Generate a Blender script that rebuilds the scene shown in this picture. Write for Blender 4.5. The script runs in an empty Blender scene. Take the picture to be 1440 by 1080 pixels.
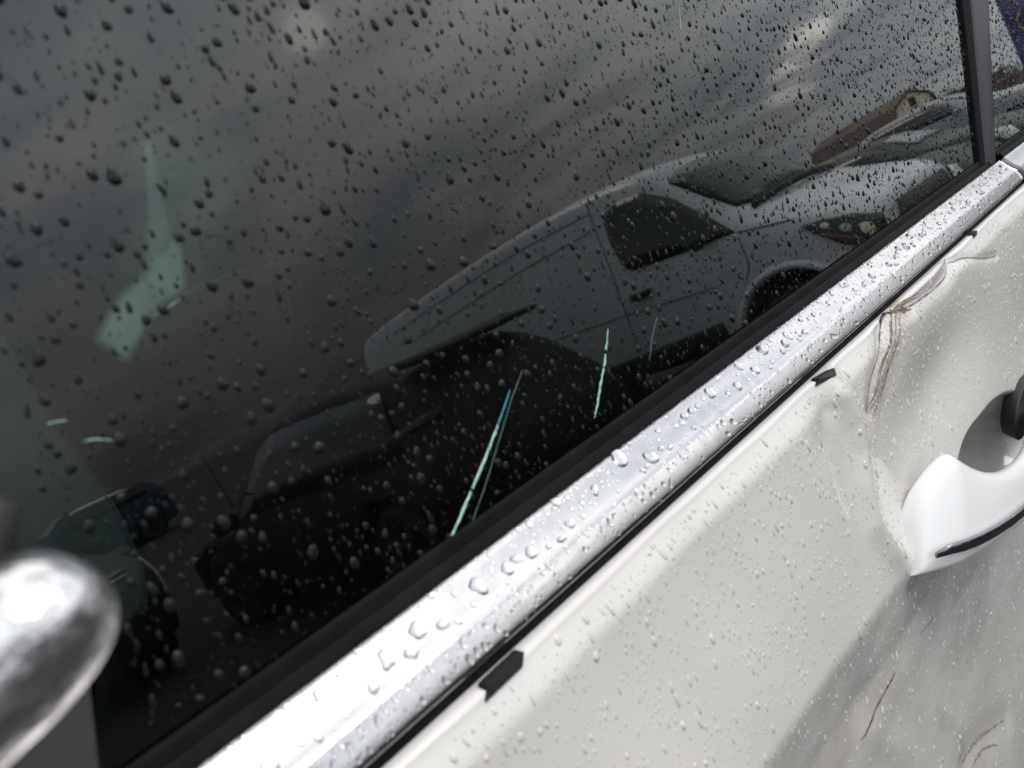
import bpy, bmesh, math, random
import numpy as np
from mathutils import Vector, Matrix
from mathutils.bvhtree import BVHTree

random.seed(7); rng = np.random.default_rng(7)
scene = bpy.context.scene
COL = scene.collection
HB = 1.2406                       # height of the window's belt line above the ground
TILT = math.radians(10.5)         # inward lean of the side glass
CT, ST = math.cos(TILT), math.sin(TILT)

# ------------------------------------------------------------------ camera
cam_d = bpy.data.cameras.new('camera'); cam = bpy.data.objects.new('camera', cam_d); COL.objects.link(cam)
yaw, pitch, roll = math.radians(43.3721), math.radians(19.1977), math.radians(-10.5762)
fw = Vector((math.cos(yaw)*math.cos(pitch), math.sin(yaw)*math.cos(pitch), -math.sin(pitch)))
rt = Vector((math.sin(yaw), -math.cos(yaw), 0)); up = rt.cross(fw)
R = math.cos(roll)*rt + math.sin(roll)*up; U = -math.sin(roll)*rt + math.cos(roll)*up
CAMP = Vector((0, -0.2222, HB+0.16))
cam.matrix_world = Matrix(((R.x, U.x, -fw.x, CAMP.x), (R.y, U.y, -fw.y, CAMP.y), (R.z, U.z, -fw.z, CAMP.z), (0, 0, 0, 1)))
cam_d.sensor_width = 36; cam_d.lens = 30; cam_d.clip_start = 0.01; cam_d.clip_end = 3000
cam_d.dof.use_dof = True; cam_d.dof.focus_distance = 0.70; cam_d.dof.aperture_fstop = 13.5
scene.camera = cam

# ------------------------------------------------------------------ sky, sun, exposure
SUN_EL = math.radians(60)
sun_dir = Vector((math.cos(SUN_EL)*0.50, -math.cos(SUN_EL)*0.87, math.sin(SUN_EL))).normalized()
world = bpy.data.worlds.new('World'); scene.world = world; world.use_nodes = True
nt = world.node_tree; N = nt.nodes; L = nt.links; N.clear()
def nd(t, **k):
    n = N.new(t)
    for a, v in k.items(): setattr(n, a, v)
    return n
def mth(op, a, b=None, clamp=False):
    n = nd('ShaderNodeMath', operation=op, use_clamp=clamp)
    for i, v in enumerate((a, b)):
        if v is None: continue
        if isinstance(v, (int, float)): n.inputs[i].default_value = v
        else: L.new(v, n.inputs[i])
    return n.outputs[0]
def mixc(fac, a, b, mode='MIX'):
    n = nd('ShaderNodeMix', data_type='RGBA', blend_type=mode)
    for i, v in ((0, fac), (6, a), (7, b)):
        if isinstance(v, (int, float)): n.inputs[i].default_value = v
        elif isinstance(v, tuple): n.inputs[i].default_value = v + (1,)
        else: L.new(v, n.inputs[i])
    return n.outputs[2]
tc = nd('ShaderNodeTexCoord'); sp = nd('ShaderNodeSeparateXYZ'); L.new(tc.outputs['Generated'], sp.inputs[0])
zc = mth('MAXIMUM', sp.outputs[2], 0.0)
den = mth('ADD', zc, 0.16)
cb = nd('ShaderNodeCombineXYZ'); L.new(mth('DIVIDE', sp.outputs[0], den), cb.inputs[0]); L.new(mth('DIVIDE', sp.outputs[1], den), cb.inputs[1])
def noise(vec, scale, detail, rough=.55, dist=0., off=(0, 0, 0), st=(1, 1, 1)):
    m = nd('ShaderNodeMapping'); m.inputs['Location'].default_value = off; m.inputs['Scale'].default_value = st; m.inputs['Rotation'].default_value = (0, 0, .12); L.new(vec, m.inputs[0])
    n = nd('ShaderNodeTexNoise'); n.inputs['Scale'].default_value = scale; n.inputs['Detail'].default_value = detail
    n.inputs['Roughness'].default_value = rough; n.inputs['Distortion'].default_value = dist
    L.new(m.outputs[0], n.inputs[0]); return n.outputs[0]
def ramp(v, lo, hi):
    n = nd('ShaderNodeMapRange', interpolation_type='SMOOTHSTEP'); n.inputs[1].default_value = lo; n.inputs[2].default_value = hi
    L.new(v, n.inputs[0]); return n.outputs[0]
big = noise(cb.outputs[0], 0.70, 5, .52, .5, (3.1, 1.7, 0), (1, .58, 1))
fine = noise(cb.outputs[0], 1.9, 6, .55, .5, (0.4, 6.2, 0), (1, .62, 1))
cl = mth('ADD', mth('MULTIPLY', ramp(big, .36, .64), .66), mth('MULTIPLY', ramp(fine, .34, .66), .34))
cloud = mixc(cl, (.56, .64, .72), (1.26, 1.21, 1.19))
# storm sky: dark deck low over the horizon, several times brighter overhead
lum = mth('ADD', mth('MULTIPLY', ramp(zc, 0.0, .50), 1.55), .28)
cc = nd('ShaderNodeVectorMath', operation='SCALE'); L.new(cloud, cc.inputs[0]); L.new(lum, cc.inputs[3])
# thin places in the cloud deck where warm light comes through
def lobe(az, el, w, s):
    a, e = math.radians(az), math.radians(el)
    v = nd('ShaderNodeVectorMath', operation='DOT_PRODUCT'); L.new(tc.outputs['Generated'], v.inputs[0])
    v.inputs[1].default_value = (math.sin(a)*math.cos(e), -math.cos(a)*math.cos(e), math.sin(e))
    wob = mth('MULTIPLY', mth('SUBTRACT', fine, .5), 3.2*(1-math.cos(math.radians(w))))      # ragged edge
    return mth('MULTIPLY', ramp(mth('ADD', v.outputs['Value'], wob), math.cos(math.radians(w)), 1.0), s)
br = mth('ADD', mth('ADD', lobe(69.0, 7.0, 2.0, 1.1), lobe(67.2, 5.0, 1.8, .9)), mth('ADD', lobe(41.3, 21.2, 1.6, .8), lobe(70.5, 9.6, 4, .35)))
br = mth('ADD', mth('MULTIPLY', br, ramp(fine, .40, .66)), lobe(41.3, 21.3, 1.9, .75))
cc1 = mixc(1.0, cc.outputs[0], mixc(lobe(78, 7, 34, .24), (0, 0, 0), (.86, .92, 1.0)), 'ADD')
cc2 = mixc(1.0, cc1, mixc(br, (0, 0, 0), (1.0, .91, .74)), 'ADD')
sky = nd('ShaderNodeTexSky', sky_type='NISHITA', sun_disc=False); sky.sun_elevation = SUN_EL
sky.sun_rotation = math.atan2(sun_dir.x, sun_dir.y); sky.dust_density = 3.0
cs = nd('ShaderNodeVectorMath', operation='SCALE'); L.new(cc2, cs.inputs[0]); cs.inputs[3].default_value = 10.0
fin = mixc(mth('ADD', mth('MULTIPLY', ramp(big, .30, .55), .05), .94), sky.outputs[0], cs.outputs[0])
bg = nd('ShaderNodeBackground'); bg.inputs[1].default_value = .10; L.new(fin, bg.inputs[0])
wo = nd('ShaderNodeOutputWorld'); L.new(bg.outputs[0], wo.inputs[0])

sd = bpy.data.lights.new('sun', 'SUN'); so = bpy.data.objects.new('sun', sd); COL.objects.link(so)
sd.energy = 1.3; sd.angle = math.radians(24); sd.color = (1, .965, .92)
so.rotation_euler = sun_dir.to_track_quat('Z', 'Y').to_euler()
scene.view_settings.view_transform = 'Standard'; scene.view_settings.look = 'None'
scene.view_settings.exposure = -0.24; scene.view_settings.gamma = 1.0; scene.view_settings.use_curve_mapping = False
scene.render.engine = 'CYCLES'; scene.cycles.use_denoising = True
scene.cycles.max_bounces = 14; scene.cycles.transparent_max_bounces = 24; scene.cycles.transmission_bounces = 10
scene.cycles.sample_clamp_indirect = 8; scene.cycles.blur_glossy = 0.3

# ------------------------------------------------------------------ materials
def mat(name, col=(.5, .5, .5), rough=.5, metal=0., ior=1.5, coat=0., coat_r=.03, trans=0., bump=None, vary=None, alpha=None):
    m = bpy.data.materials.new(name); m.use_nodes = True; t = m.node_tree; b = t.nodes['Principled BSDF']
    b.inputs['Base Color'].default_value = (*col, 1); b.inputs['Roughness'].default_value = rough; b.inputs['Metallic'].default_value = metal
    b.inputs['IOR'].default_value = ior; b.inputs['Coat Weight'].default_value = coat; b.inputs['Coat Roughness'].default_value = coat_r
    b.inputs['Transmission Weight'].default_value = trans
    tcn = t.nodes.new('ShaderNodeTexCoord')
    if vary:
        sc, col2, amt = vary
        n = t.nodes.new('ShaderNodeTexNoise'); n.inputs['Scale'].default_value = sc; n.inputs['Detail'].default_value = 6
        mx = t.nodes.new('ShaderNodeMix'); mx.data_type = 'RGBA'; mx.inputs[6].default_value = (*col, 1); mx.inputs[7].default_value = (*col2, 1)
        mr = t.nodes.new('ShaderNodeMapRange'); mr.inputs[1].default_value = .38; mr.inputs[2].default_value = .68; mr.inputs[4].default_value = amt
        t.links.new(tcn.outputs['Object'], n.inputs[0]); t.links.new(n.outputs[0], mr.inputs[0]); t.links.new(mr.outputs[0], mx.inputs[0])
        t.links.new(mx.outputs[2], b.inputs['Base Color'])
    if bump:
        sc, st, ds = bump
        n = t.nodes.new('ShaderNodeTexNoise'); n.inputs['Scale'].default_value = sc; n.inputs['Detail'].default_value = 4
        bp = t.nodes.new('ShaderNodeBump'); bp.inputs['Strength'].default_value = st; bp.inputs['Distance'].default_value = ds
        t.links.new(tcn.outputs['Object'], n.inputs[0]); t.links.new(n.outputs[0], bp.inputs['Height']); t.links.new(bp.outputs[0], b.inputs['Normal'])
    return m
M = {}
M['rubber'] = mat('rubber', (.006, .006, .007), .75, ior=1.22, bump=(900, .25, .0006), vary=(60, (.012, .012, .014), .8))
M['rubber_gloss'] = mat('rubber_gloss', (.02, .02, .022), .32, bump=(400, .2, .0005))
M['black'] = mat('black_plastic', (.012, .012, .013), .6)
M['pillar'] = mat('pillar_film', (.035, .035, .038), .38, bump=(300, .1, .0004), vary=(25, (.05, .05, .055), .7))
M['sail'] = mat('sail_plastic', (.055, .052, .052), .55, bump=(1500, .2, .0003))
M['chrome'] = mat('chrome', (.655, .64, .64), .13, 1.0, bump=(60, .10, .002), vary=(130, (.57, .56, .565), .7))
M['darkchrome'] = mat('dark_chrome', (.26, .26, .27), .22, 1.0, bump=(250, .3, .001))
M['mirrorchrome'] = mat('mirror_chrome', (.70, .69, .70), .30, 1.0, bump=(130, .40, .006))
M['water'] = mat('water_clear', (1, 1, 1), .0, ior=1.333, trans=1.0)
M['bead'] = mat('water_over_dark_glass', (.011, .0125, .0135), .02, ior=1.33)
M['beaddoor'] = mat('water_over_white_paint', (.66, .64, .60), .02, ior=1.33, coat=.5, coat_r=.01)
M['crack'] = mat('glass_crack', (.48, .80, .66), .35, bump=(700, .5, .001))
M['crackb'] = mat('glass_crack_blue', (.05, .30, .36), .35)
M['crackdim'] = mat('glass_crack_dim', (.06, .12, .11), .4)
M['scratchpale'] = mat('glass_scratch', (.42, .45, .42), .4)
M['interior'] = mat('interior_black', (.010, .010, .011), .8)
M['seat'] = mat('seat_cloth', (.02, .02, .022), .85, bump=(300, .3, .001))
M['strap'] = mat('belt_webbing', (.32, .42, .39), .7, bump=(500, .3, .0008), vary=(22, (.12, .17, .16), 1.0))
M['trim'] = mat('pale_trim', (.145, .155, .143), .8, vary=(9, (.09, .10, .094), .9))
M['rust'] = mat('torn_paint', (.26, .19, .13), .75, bump=(600, .6, .001), vary=(260, (.07, .045, .03), 1.0))
M['scuffline'] = mat('grey_scuff', (.36, .33, .30), .7, vary=(240, (.18, .16, .15), .9))
M['handle'] = mat('handle_paint', (.80, .80, .795), .30, coat=.6, bump=(260, .06, .0005))
M['vanpaint'] = mat('van_white', (.45, .47, .48), .40, coat=.7, vary=(1.2, (.40, .42, .425), .7))
M['blackpaint'] = mat('black_paint', (.006, .006, .007), .55, ior=1.35)
M['darkrim'] = mat('dark_rim', (.02, .02, .02), .6)
M['greenpaint'] = mat('dark_green_paint', (.020, .030, .028), .6)
M['bluepaint'] = mat('blue_paint', (.010, .035, .075), .6)
M['tanpaint'] = mat('tan_paint', (.07, .04, .018), .5)
M['greypaint'] = mat('grey_green_paint', (.030, .036, .035), .6)
M['silverpaint'] = mat('silver_paint', (.20, .21, .22), .5)
M['carglass'] = mat('dark_car_glass', (.006, .008, .008), .03, ior=1.5)
M['windshield'] = mat('windshield_glass', (.006, .014, .012), .05, ior=1.2, vary=(.9, (.045, .11, .09), 1.0))
M['tyre'] = mat('tyre', (.02, .02, .02), .8)
M['rim'] = mat('rim', (.35, .35, .36), .35, .8)
M['seam'] = mat('panel_gap', (.012, .012, .013), .8)
M['lamp'] = mat('lamp_lens', (.55, .56, .55), .12, coat=.6, vary=(9, (.10, .10, .10), 1.0))
M['amber'] = mat('amber_lens', (.06, .014, .008), .4)
M['red'] = mat('red_lens', (.07, .010, .008), .2, coat=.5)
M['asphalt'] = mat('wet_asphalt', (.030, .030, .032), .85, ior=1.33, vary=(.6, (.02, .02, .022), .9), bump=(80, .4, .01))
M['roofbrown'] = mat('barn_roof', (.10, .065, .035), .85, vary=(.6, (.06, .04, .022), .9))
M['cream'] = mat('barn_cream', (.74, .67, .52), .8, vary=(1.5, (.62, .55, .42), .8))
M['concrete'] = mat('pale_render', (.42, .40, .35), .8)
M['steel'] = mat('galvanised', (.12, .12, .12), .6)
M['twig'] = mat('brown_twigs', (.07, .035, .022), .9)
M['navy'] = mat('navy_banner', (.020, .022, .10), .6, vary=(3, (.035, .03, .14), .6))
M['gold'] = mat('gold_print', (.35, .22, .06), .6)
M['leaf'] = mat('dark_leaves', (.02, .03, .016), .8)

def door_paint():
    m = bpy.data.materials.new('white_door_paint'); m.use_nodes = True; t = m.node_tree; b = t.nodes['Principled BSDF']; n = t.nodes.new
    b.inputs['Roughness'].default_value = .38; b.inputs['Coat Weight'].default_value = .8; b.inputs['Coat Roughness'].default_value = .05
    tcn = n('ShaderNodeTexCoord')
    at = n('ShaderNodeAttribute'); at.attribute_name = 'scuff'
    at2 = n('ShaderNodeAttribute'); at2.attribute_name = 'torn'
    mp = n('ShaderNodeMapping'); mp.inputs['Rotation'].default_value = (0, math.radians(-62), 0); mp.inputs['Scale'].default_value = (16, 30, 46)
    nz = n('ShaderNodeTexNoise'); nz.inputs['Scale'].default_value = 1.0; nz.inputs['Detail'].default_value = 7; nz.inputs['Roughness'].default_value = .62
    nf = n('ShaderNodeTexNoise'); nf.inputs['Scale'].default_value = 420; nf.inputs['Detail'].default_value = 4
    ng = n('ShaderNodeTexNoise'); ng.inputs['Scale'].default_value = 22; ng.inputs['Detail'].default_value = 5
    ln = t.links.new
    ln(tcn.outputs['Object'], mp.inputs[0]); ln(mp.outputs[0], nz.inputs[0]); ln(tcn.outputs['Object'], nf.inputs[0]); ln(tcn.outputs['Object'], ng.inputs[0])
    def mr(src, lo, hi, a=0., c=1.):
        x = n('ShaderNodeMapRange'); x.inputs[1].default_value = lo; x.inputs[2].default_value = hi; x.inputs[3].default_value = a; x.inputs[4].default_value = c; ln(src, x.inputs[0]); return x.outputs[0]
    def mu(a, c, op='MULTIPLY'):
        x = n('ShaderNodeMath'); x.operation = op; x.use_clamp = True
        for i, v in enumerate((a, c)):
            if isinstance(v, float): x.inputs[i].default_value = v
            else: ln(v, x.inputs[i])
        return x.outputs[0]
    def mx(f, a, c):
        x = n('ShaderNodeMix'); x.data_type = 'RGBA'
        for i, v in ((0, f), (6, a), (7, c)):
            if isinstance(v, tuple): x.inputs[i].default_value = (*v, 1)
            elif isinstance(v, float): x.inputs[i].default_value = v
            else: ln(v, x.inputs[i])
        return x.outputs[2]
    base = mx(mr(ng.outputs[0], .35, .7, 0., .5), (.725, .700, .660), (.69, .665, .625))
    dirt_shade = mu(at.outputs['Fac'], mr(nz.outputs[0], .28, .66, .25, 1.0))  # one darkening for both the scuff dirt and the painted shade
    c1 = mx(dirt_shade, base, (.27, .245, .225))
    speck = mu(mu(at.outputs['Fac'], mr(nf.outputs[0], .56, .64)), .35)
    c2 = mx(speck, c1, (.62, .60, .57))
    torn = mu(at2.outputs['Fac'], mr(nf.outputs[0], .35, .62, .25, 1.0))
    c3 = mx(torn, c2, (.22, .165, .12))
    ln(c3, b.inputs['Base Color'])
    bp = n('ShaderNodeBump'); bp.inputs['Strength'].default_value = .12; bp.inputs['Distance'].default_value = .0006
    ln(nf.outputs[0], bp.inputs['Height']); ln(bp.outputs[0], b.inputs['Normal'])
    return m
M['door'] = door_paint()

def glass_mat(name, tint):
    m = bpy.data.materials.new(name); m.use_nodes = True; t = m.node_tree; t.nodes.clear(); n = t.nodes.new; ln = t.links.new
    fr = n('ShaderNodeFresnel'); fr.inputs[0].default_value = 1.52
    mu = n('ShaderNodeMath'); mu.operation = 'MULTIPLY'; mu.inputs[1].default_value = 1.85; mu.use_clamp = True; ln(fr.outputs[0], mu.inputs[0])
    gl = n('ShaderNodeBsdfGlossy'); gl.inputs['Roughness'].default_value = 0.0; gl.inputs['Color'].default_value = (.97, 1, .99, 1)
    tr = n('ShaderNodeBsdfTransparent'); tr.inputs[0].default_value = (*tint, 1)
    mx = n('ShaderNodeMixShader'); ln(mu.outputs[0], mx.inputs[0]); ln(tr.outputs[0], mx.inputs[1]); ln(gl.outputs[0], mx.inputs[2])
    # fine dust film on the glass
    tcn = n('ShaderNodeTexCoord'); nz = n('ShaderNodeTexNoise'); nz.inputs['Scale'].default_value = 6; nz.inputs['Detail'].default_value = 8; ln(tcn.outputs['Object'], nz.inputs[0])
    mr = n('ShaderNodeMapRange'); mr.inputs[1].default_value = .4; mr.inputs[2].default_value = .75; mr.inputs[4].default_value = .005; ln(nz.outputs[0], mr.inputs[0])
    df = n('ShaderNodeBsdfDiffuse'); df.inputs[0].default_value = (.5, .5, .5, 1)
    m2 = n('ShaderNodeMixShader'); ln(mr.outputs[0], m2.inputs[0]); ln(mx.outputs[0], m2.inputs[1]); ln(df.outputs[0], m2.inputs[2])
    o = n('ShaderNodeOutputMaterial'); ln(m2.outputs[0], o.inputs[0]); return m
M['glass'] = glass_mat('tinted_side_glass', (.58, .70, .65))
def clear_mat():
    m = bpy.data.materials.new('glass_inner_face'); m.use_nodes = True; t = m.node_tree; t.nodes.clear()
    tr = t.nodes.new('ShaderNodeBsdfTransparent'); o = t.nodes.new('ShaderNodeOutputMaterial'); t.links.new(tr.outputs[0], o.inputs[0]); return m
M['clear'] = clear_mat()

# ------------------------------------------------------------------ helpers
def tag(o, label=None, cat=None, group=None, kind=None):
    for k, v in (('label', label), ('category', cat), ('group', group), ('kind', kind)):
        if v: o[k] = v
    return o
def empty(name, loc, rz=0.):
    o = bpy.data.objects.new(name, None); COL.objects.link(o); o.location = loc; o.rotation_euler = (0, 0, rz); o.empty_display_size = .2; return o
def mesh(name, V, Fc, m, parent=None, smooth=True, inv=None, slots=None):
    me = bpy.data.meshes.new(name); me.from_pydata([tuple(v) for v in V], [], [tuple(f) for f in Fc]); me.update()
    for x in (m if isinstance(m, list) else [m]): me.materials.append(M[x])
    if smooth: me.polygons.foreach_set('use_smooth', [True]*len(me.polygons))
    if slots: me.polygons.foreach_set('material_index', slots)
    o = bpy.data.objects.new(name, me); COL.objects.link(o)
    if parent is not None:
        o.parent = parent
        if inv is not None: o.matrix_parent_inverse = inv
    return o
def box(c, s, rot=None):
    V = [Vector((sx*s[0]/2, sy*s[1]/2, sz*s[2]/2)) for sx in (-1, 1) for sy in (-1, 1) for sz in (-1, 1)]
    if rot is not None: V = [rot @ v for v in V]
    V = [v+Vector(c) for v in V]
    return V, [(0, 1, 3, 2), (4, 6, 7, 5), (0, 4, 5, 1), (2, 3, 7, 6), (0, 2, 6, 4), (1, 5, 7, 3)]
def join(parts):
    V, Fc = [], []
    for v, f in parts:
        n = len(V); V += list(v); Fc += [tuple(i+n for i in q) for q in f]
    return V, Fc
def bevel(o, w, seg=2):
    b = o.modifiers.new('bevel', 'BEVEL'); b.width = w; b.segments = seg; b.limit_method = 'ANGLE'; return o
def tube(pts, rad, seg=8, caps=True, flat=1.0, side=None):
    pts = [Vector(p) for p in pts]; V, Fc = [], []
    n = len(pts)
    for i, p in enumerate(pts):
        t = (pts[min(i+1, n-1)]-pts[max(i-1, 0)]).normalized()
        a = (side or Vector((0, 0, 1))); a = (a-t*a.dot(t)).normalized(); b = t.cross(a)
        r = rad[i] if isinstance(rad, (list, tuple)) else rad
        for k in range(seg):
            th = 2*math.pi*k/seg; V.append(p + a*(r*math.cos(th)) + b*(r*flat*math.sin(th)))
    for i in range(n-1):
        for k in range(seg):
            k2 = (k+1) % seg; Fc.append((i*seg+k, i*seg+k2, (i+1)*seg+k2, (i+1)*seg+k))
    if caps: Fc.append(tuple(range(seg))[::-1]); Fc.append(tuple((n-1)*seg+k for k in range(seg)))
    return V, Fc
def extrude_profile(prof, xs, fy=None):
    """profile points (Y, Z) swept along X"""
    V, Fc = [], []; n = len(prof)
    for x in xs:
        for (y, z) in prof: V.append((x, y, z))
    for i in range(len(xs)-1):
        for k in range(n-1): Fc.append((i*n+k, i*n+k+1, (i+1)*n+k+1, (i+1)*n+k))
    Fc.append(tuple(range(n))); Fc.append(tuple((len(xs)-1)*n+k for k in range(n))[::-1])
    return V, Fc
def catmull(P, m=6):
    P = [np.array(p, float) for p in P]; out = []
    for i in range(len(P)-1):
        p0, p1, p2, p3 = P[max(i-1, 0)], P[i], P[i+1], P[min(i+2, len(P)-1)]
        for k in range(m):
            t = k/m
            out.append(.5*((2*p1)+(-p0+p2)*t+(2*p0-5*p1+4*p2-p3)*t*t+(-p0+3*p1-3*p2+p3)*t**3))
    out.append(P[-1]); return out
GN = Vector((0, -CT, ST))                                    # outward normal of the side glass
def gp(x, s, off=0.): return Vector((x, s*ST, HB+s*CT)) + GN*off
def prism_on_glass(poly, o0, o1):
    n = len(poly)
    V = [gp(x, s, o0) for x, s in poly] + [gp(x, s, o1) for x, s in poly]
    Fc = [tuple(range(n))[::-1], tuple(range(n, 2*n))] + [(i, (i+1) % n, n+(i+1) % n, n+i) for i in range(n)]
    return V, Fc

# ------------------------------------------------------------------ the setting
gv = [(-700, -700, 0), (700, -700, 0), (700, 700, 0), (-700, 700, 0)]
tag(mesh('ground', gv, [(0, 1, 2, 3)], 'asphalt', smooth=False), kind='structure')

# ------------------------------------------------------------------ the car in the close-up
CL = Vector((0.6, 0.75, 0)); car = empty('parked_car', CL); CI = Matrix.Translation(-CL)
tag(car, 'white car with a dented door, rain-spotted tinted window and chrome belt trim, filling the picture', 'car')
def part(name, V, Fc, m, smooth=True, **k): return mesh(name, V, Fc, m, car, smooth, CI, **k)
def sub(name, par, V, Fc, m, smooth=True): return mesh(name, V, Fc, m, par, smooth)

# --- door panel: one curved skin with its dents, crease and grip recess
FOLD = [(0.7255, -0.031), (0.7087, -0.0397), (0.6758, -0.0416), (0.638, -0.0396), (0.6018, -0.0358), (0.5781, -0.0314), (0.555, -0.0377), (0.5366, -0.046), (0.5175, -0.0557), (0.499, -0.0697)]
FOLD2 = [(0.7178, -0.0347), (0.6754, -0.0343), (0.6342, -0.0363), (0.5983, -0.0327), (0.58, -0.036), (0.5634, -0.043), (0.5387, -0.0516), (0.5189, -0.0634), (0.5005, -0.0694)]
FOLD3 = [(0.7268, -0.036), (0.7553, -0.0395), (0.8006, -0.0516), (0.8356, -0.059)]
FOLD4 = [(0.6877, -0.0451), (0.6638, -0.0463), (0.6318, -0.0462), (0.6071, -0.0458), (0.58, -0.0461), (0.56, -0.0518), (0.5365, -0.0605), (0.5191, -0.0663)]
RIDGE = [(0.4632, -0.0331), (0.468, -0.0482), (0.473, -0.0636), (0.4725, -0.0816), (0.4639, -0.1006), (0.4607, -0.122), (0.4705, -0.1435), (0.4875, -0.1648)]
SCR1 = [(0.4456, -0.2188), (0.4305, -0.2192), (0.412, -0.2197), (0.3959, -0.2198), (0.383, -0.2195)]
SCR2 = [(0.537, -0.2335), (0.5175, -0.2295), (0.4966, -0.2243)]
SCR3 = [(0.6345, -0.3941), (0.5983, -0.3769), (0.5655, -0.3603), (0.5405, -0.3514), (0.5274, -0.3501)]
SCR4 = [(0.604, -0.3942), (0.5759, -0.3758), (0.5557, -0.3675), (0.5439, -0.3662)]
def pdist(X, Z, poly):
    d = np.full(X.shape, 9.)
    for (ax, az), (bx, bz) in zip(poly[:-1], poly[1:]):
        vx, vz = bx-ax, bz-az; t = np.clip(((X-ax)*vx+(Z-az)*vz)/(vx*vx+vz*vz), 0, 1)
        d = np.minimum(d, np.hypot(X-ax-t*vx, Z-az-t*vz))
    return d
def sstep(a, b, x): t = np.clip((x-a)/(b-a), 0, 1); return t*t*(3-2*t)
T14 = math.tan(math.radians(14))
_zz = np.linspace(0.0, -1.1, 4401)
def _prof(zrel_crease):                       # base profile for a crease at -0.160
    y = np.empty_like(_zz)
    for i, z in enumerate(_zz):
        if z > -.0320: y[i] = -.0340
        elif z > -.0440: y[i] = -.0340 + (z+.0320)*.72
        elif z > -.160: y[i] = -.0426 + (z+.0440)*T14
        elif z > -.200: y[i] = -.0426 - .116*T14 - .0004*(-.160-z)/.04
        else: y[i] = -.0720 - (-.200-z)*(.16 if z > -.5 else 0) - (.048 if z <= -.5 else 0)
    k = np.exp(-.5*(np.arange(-24, 25)/7.)**2); k /= k.sum()
    yp = np.concatenate([np.full(24, y[0]), y, np.full(24, y[-1])]); return np.convolve(yp, k, 'valid')
_pp = _prof(0)
def door_y(X, Z):
    X = np.asarray(X, float); Z = np.asarray(Z, float)
    zc = -.1501 - .0865*np.clip(X-.274, -.3, .4)
    f = sstep(-.05, -.14, Z)                  # the crease runs down a little toward the handle
    y = np.interp(-(Z - (zc+.160)*f), -_zz, _pp)
    y = y + .0095*np.exp(-((X-.64)/.11)**2-((Z+.098)/.036)**2)            # broad push-in right of the fold
    y = y - .0030*np.exp(-((X-.655)/.055)**2-((Z+.031)/.009)**2)          # rolled lip above the fold
    d = pdist(X, Z, FOLD); y = y + .0026*np.exp(-(d/.0065)**2)
    d = pdist(X, Z, FOLD3); y = y + .0014*np.exp(-(d/.004)**2)
    d = pdist(X, Z, RIDGE); y = y - .0058*np.exp(-(d/.0115)**2)           # pushed-out ridge toward the handle
    y = y + .0022*np.exp(-((X-.446)/.010)**2-((Z+.046)/.007)**2) + .0022*np.exp(-((X-.478)/.006)**2-((Z+.088)/.014)**2)
    y = y + .0030*np.exp(-((X-.44)/.012)**2-((Z+.083)/.03)**2) + .0018*np.exp(-((X-.428)/.012)**2-((Z+.060)/.012)**2)
    y = y + .0006*np.sin(X*31+Z*17) + .0005*np.sin(X*13-Z*47+1.3) + .0003*np.sin(X*83+Z*60)
    y = y + .0022*np.exp(-pdist(X, Z, [(.35, -.23), (.42, -.30), (.47, -.40)])**2/.012**2) - .0020*np.exp(-pdist(X, Z, [(.39, -.22), (.45, -.28), (.51, -.38)])**2/.012**2)
    y = y + .0016*np.exp(-pdist(X, Z, SCR3)**2/.012**2)
    zb = -.205-.09*(X-.70)                    # grip recess
    r = (np.abs((X-.715)/.125)**2.6+np.abs((Z-zb)/.052)**2.6)**(1/2.6)
    y = y + .046*(1-sstep(.62, 1.0, r))
    return y
xs = np.concatenate([np.linspace(-.14, .06, 22), np.arange(.065, .90, .0020), np.linspace(.905, 1.028, 34)])
zs = np.concatenate([np.arange(-.0316, -.26, -.0015), np.arange(-.26, -.46, -.003), np.linspace(-.465, -.78, 16)])
XX, ZZ = np.meshgrid(xs, zs, indexing='ij'); YY = door_y(XX, ZZ)
nx, nz = XX.shape
V = np.stack([XX, YY, ZZ+HB], -1).reshape(-1, 3)
topr = np.stack([xs, np.full(nx, -.0285), np.full(nx, HB-.0320)], -1)
V = np.concatenate([V, topr])
Fc = [(i*nz+k, i*nz+k+1, (i+1)*nz+k+1, (i+1)*nz+k) for i in range(nx-1) for k in range(nz-1)]
Fc += [(nx*nz+i, i*nz, (i+1)*nz, nx*nz+i+1) for i in range(nx-1)]
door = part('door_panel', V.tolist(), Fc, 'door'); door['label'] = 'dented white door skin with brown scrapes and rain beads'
XA, ZA = V[:, 0], V[:, 2]-HB
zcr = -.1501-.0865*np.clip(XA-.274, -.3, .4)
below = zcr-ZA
sc = sstep(.001, .010, below)*(1-.55*sstep(.03, .11, below))*sstep(.14, .34, XA)*.62  # grey scuffs, with the shade under the crease painted in as well
sc = np.maximum(sc, .55*np.exp(-pdist(XA, ZA, [(.25, -.175), (.33, -.175), (.40, -.18), (.47, -.185)])**2/.008**2))
sc = np.maximum(sc, .85*np.exp(-((XA-.60)/.09)**2-((ZA+.265)/.05)**2))
sc = np.maximum(sc, .55*np.exp(-pdist(XA, ZA, [(.50, -.29), (.53, -.33), (.52, -.36), (.50, -.40)])**2/.012**2))
sc = np.maximum(sc, .30*np.exp(-((XA-.62)/.05)**2-((ZA+.085)/.02)**2))
sc = np.maximum(sc, .30*np.exp(-((XA-.478)/.007)**2-((ZA+.088)/.016)**2))
sc = np.maximum(sc, .30*np.exp(-pdist(XA, ZA, [(.435, -.050), (.462, -.046)])**2/.006**2))
sc = np.maximum(sc, .5*(1-sstep(.55, .95, (np.abs((XA-.715)/.125)**2.6+np.abs((ZA+.205+.09*(XA-.70))/.052)**2.6)**(1/2.6))))  # shade inside the grip recess, painted as darker colour
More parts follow.
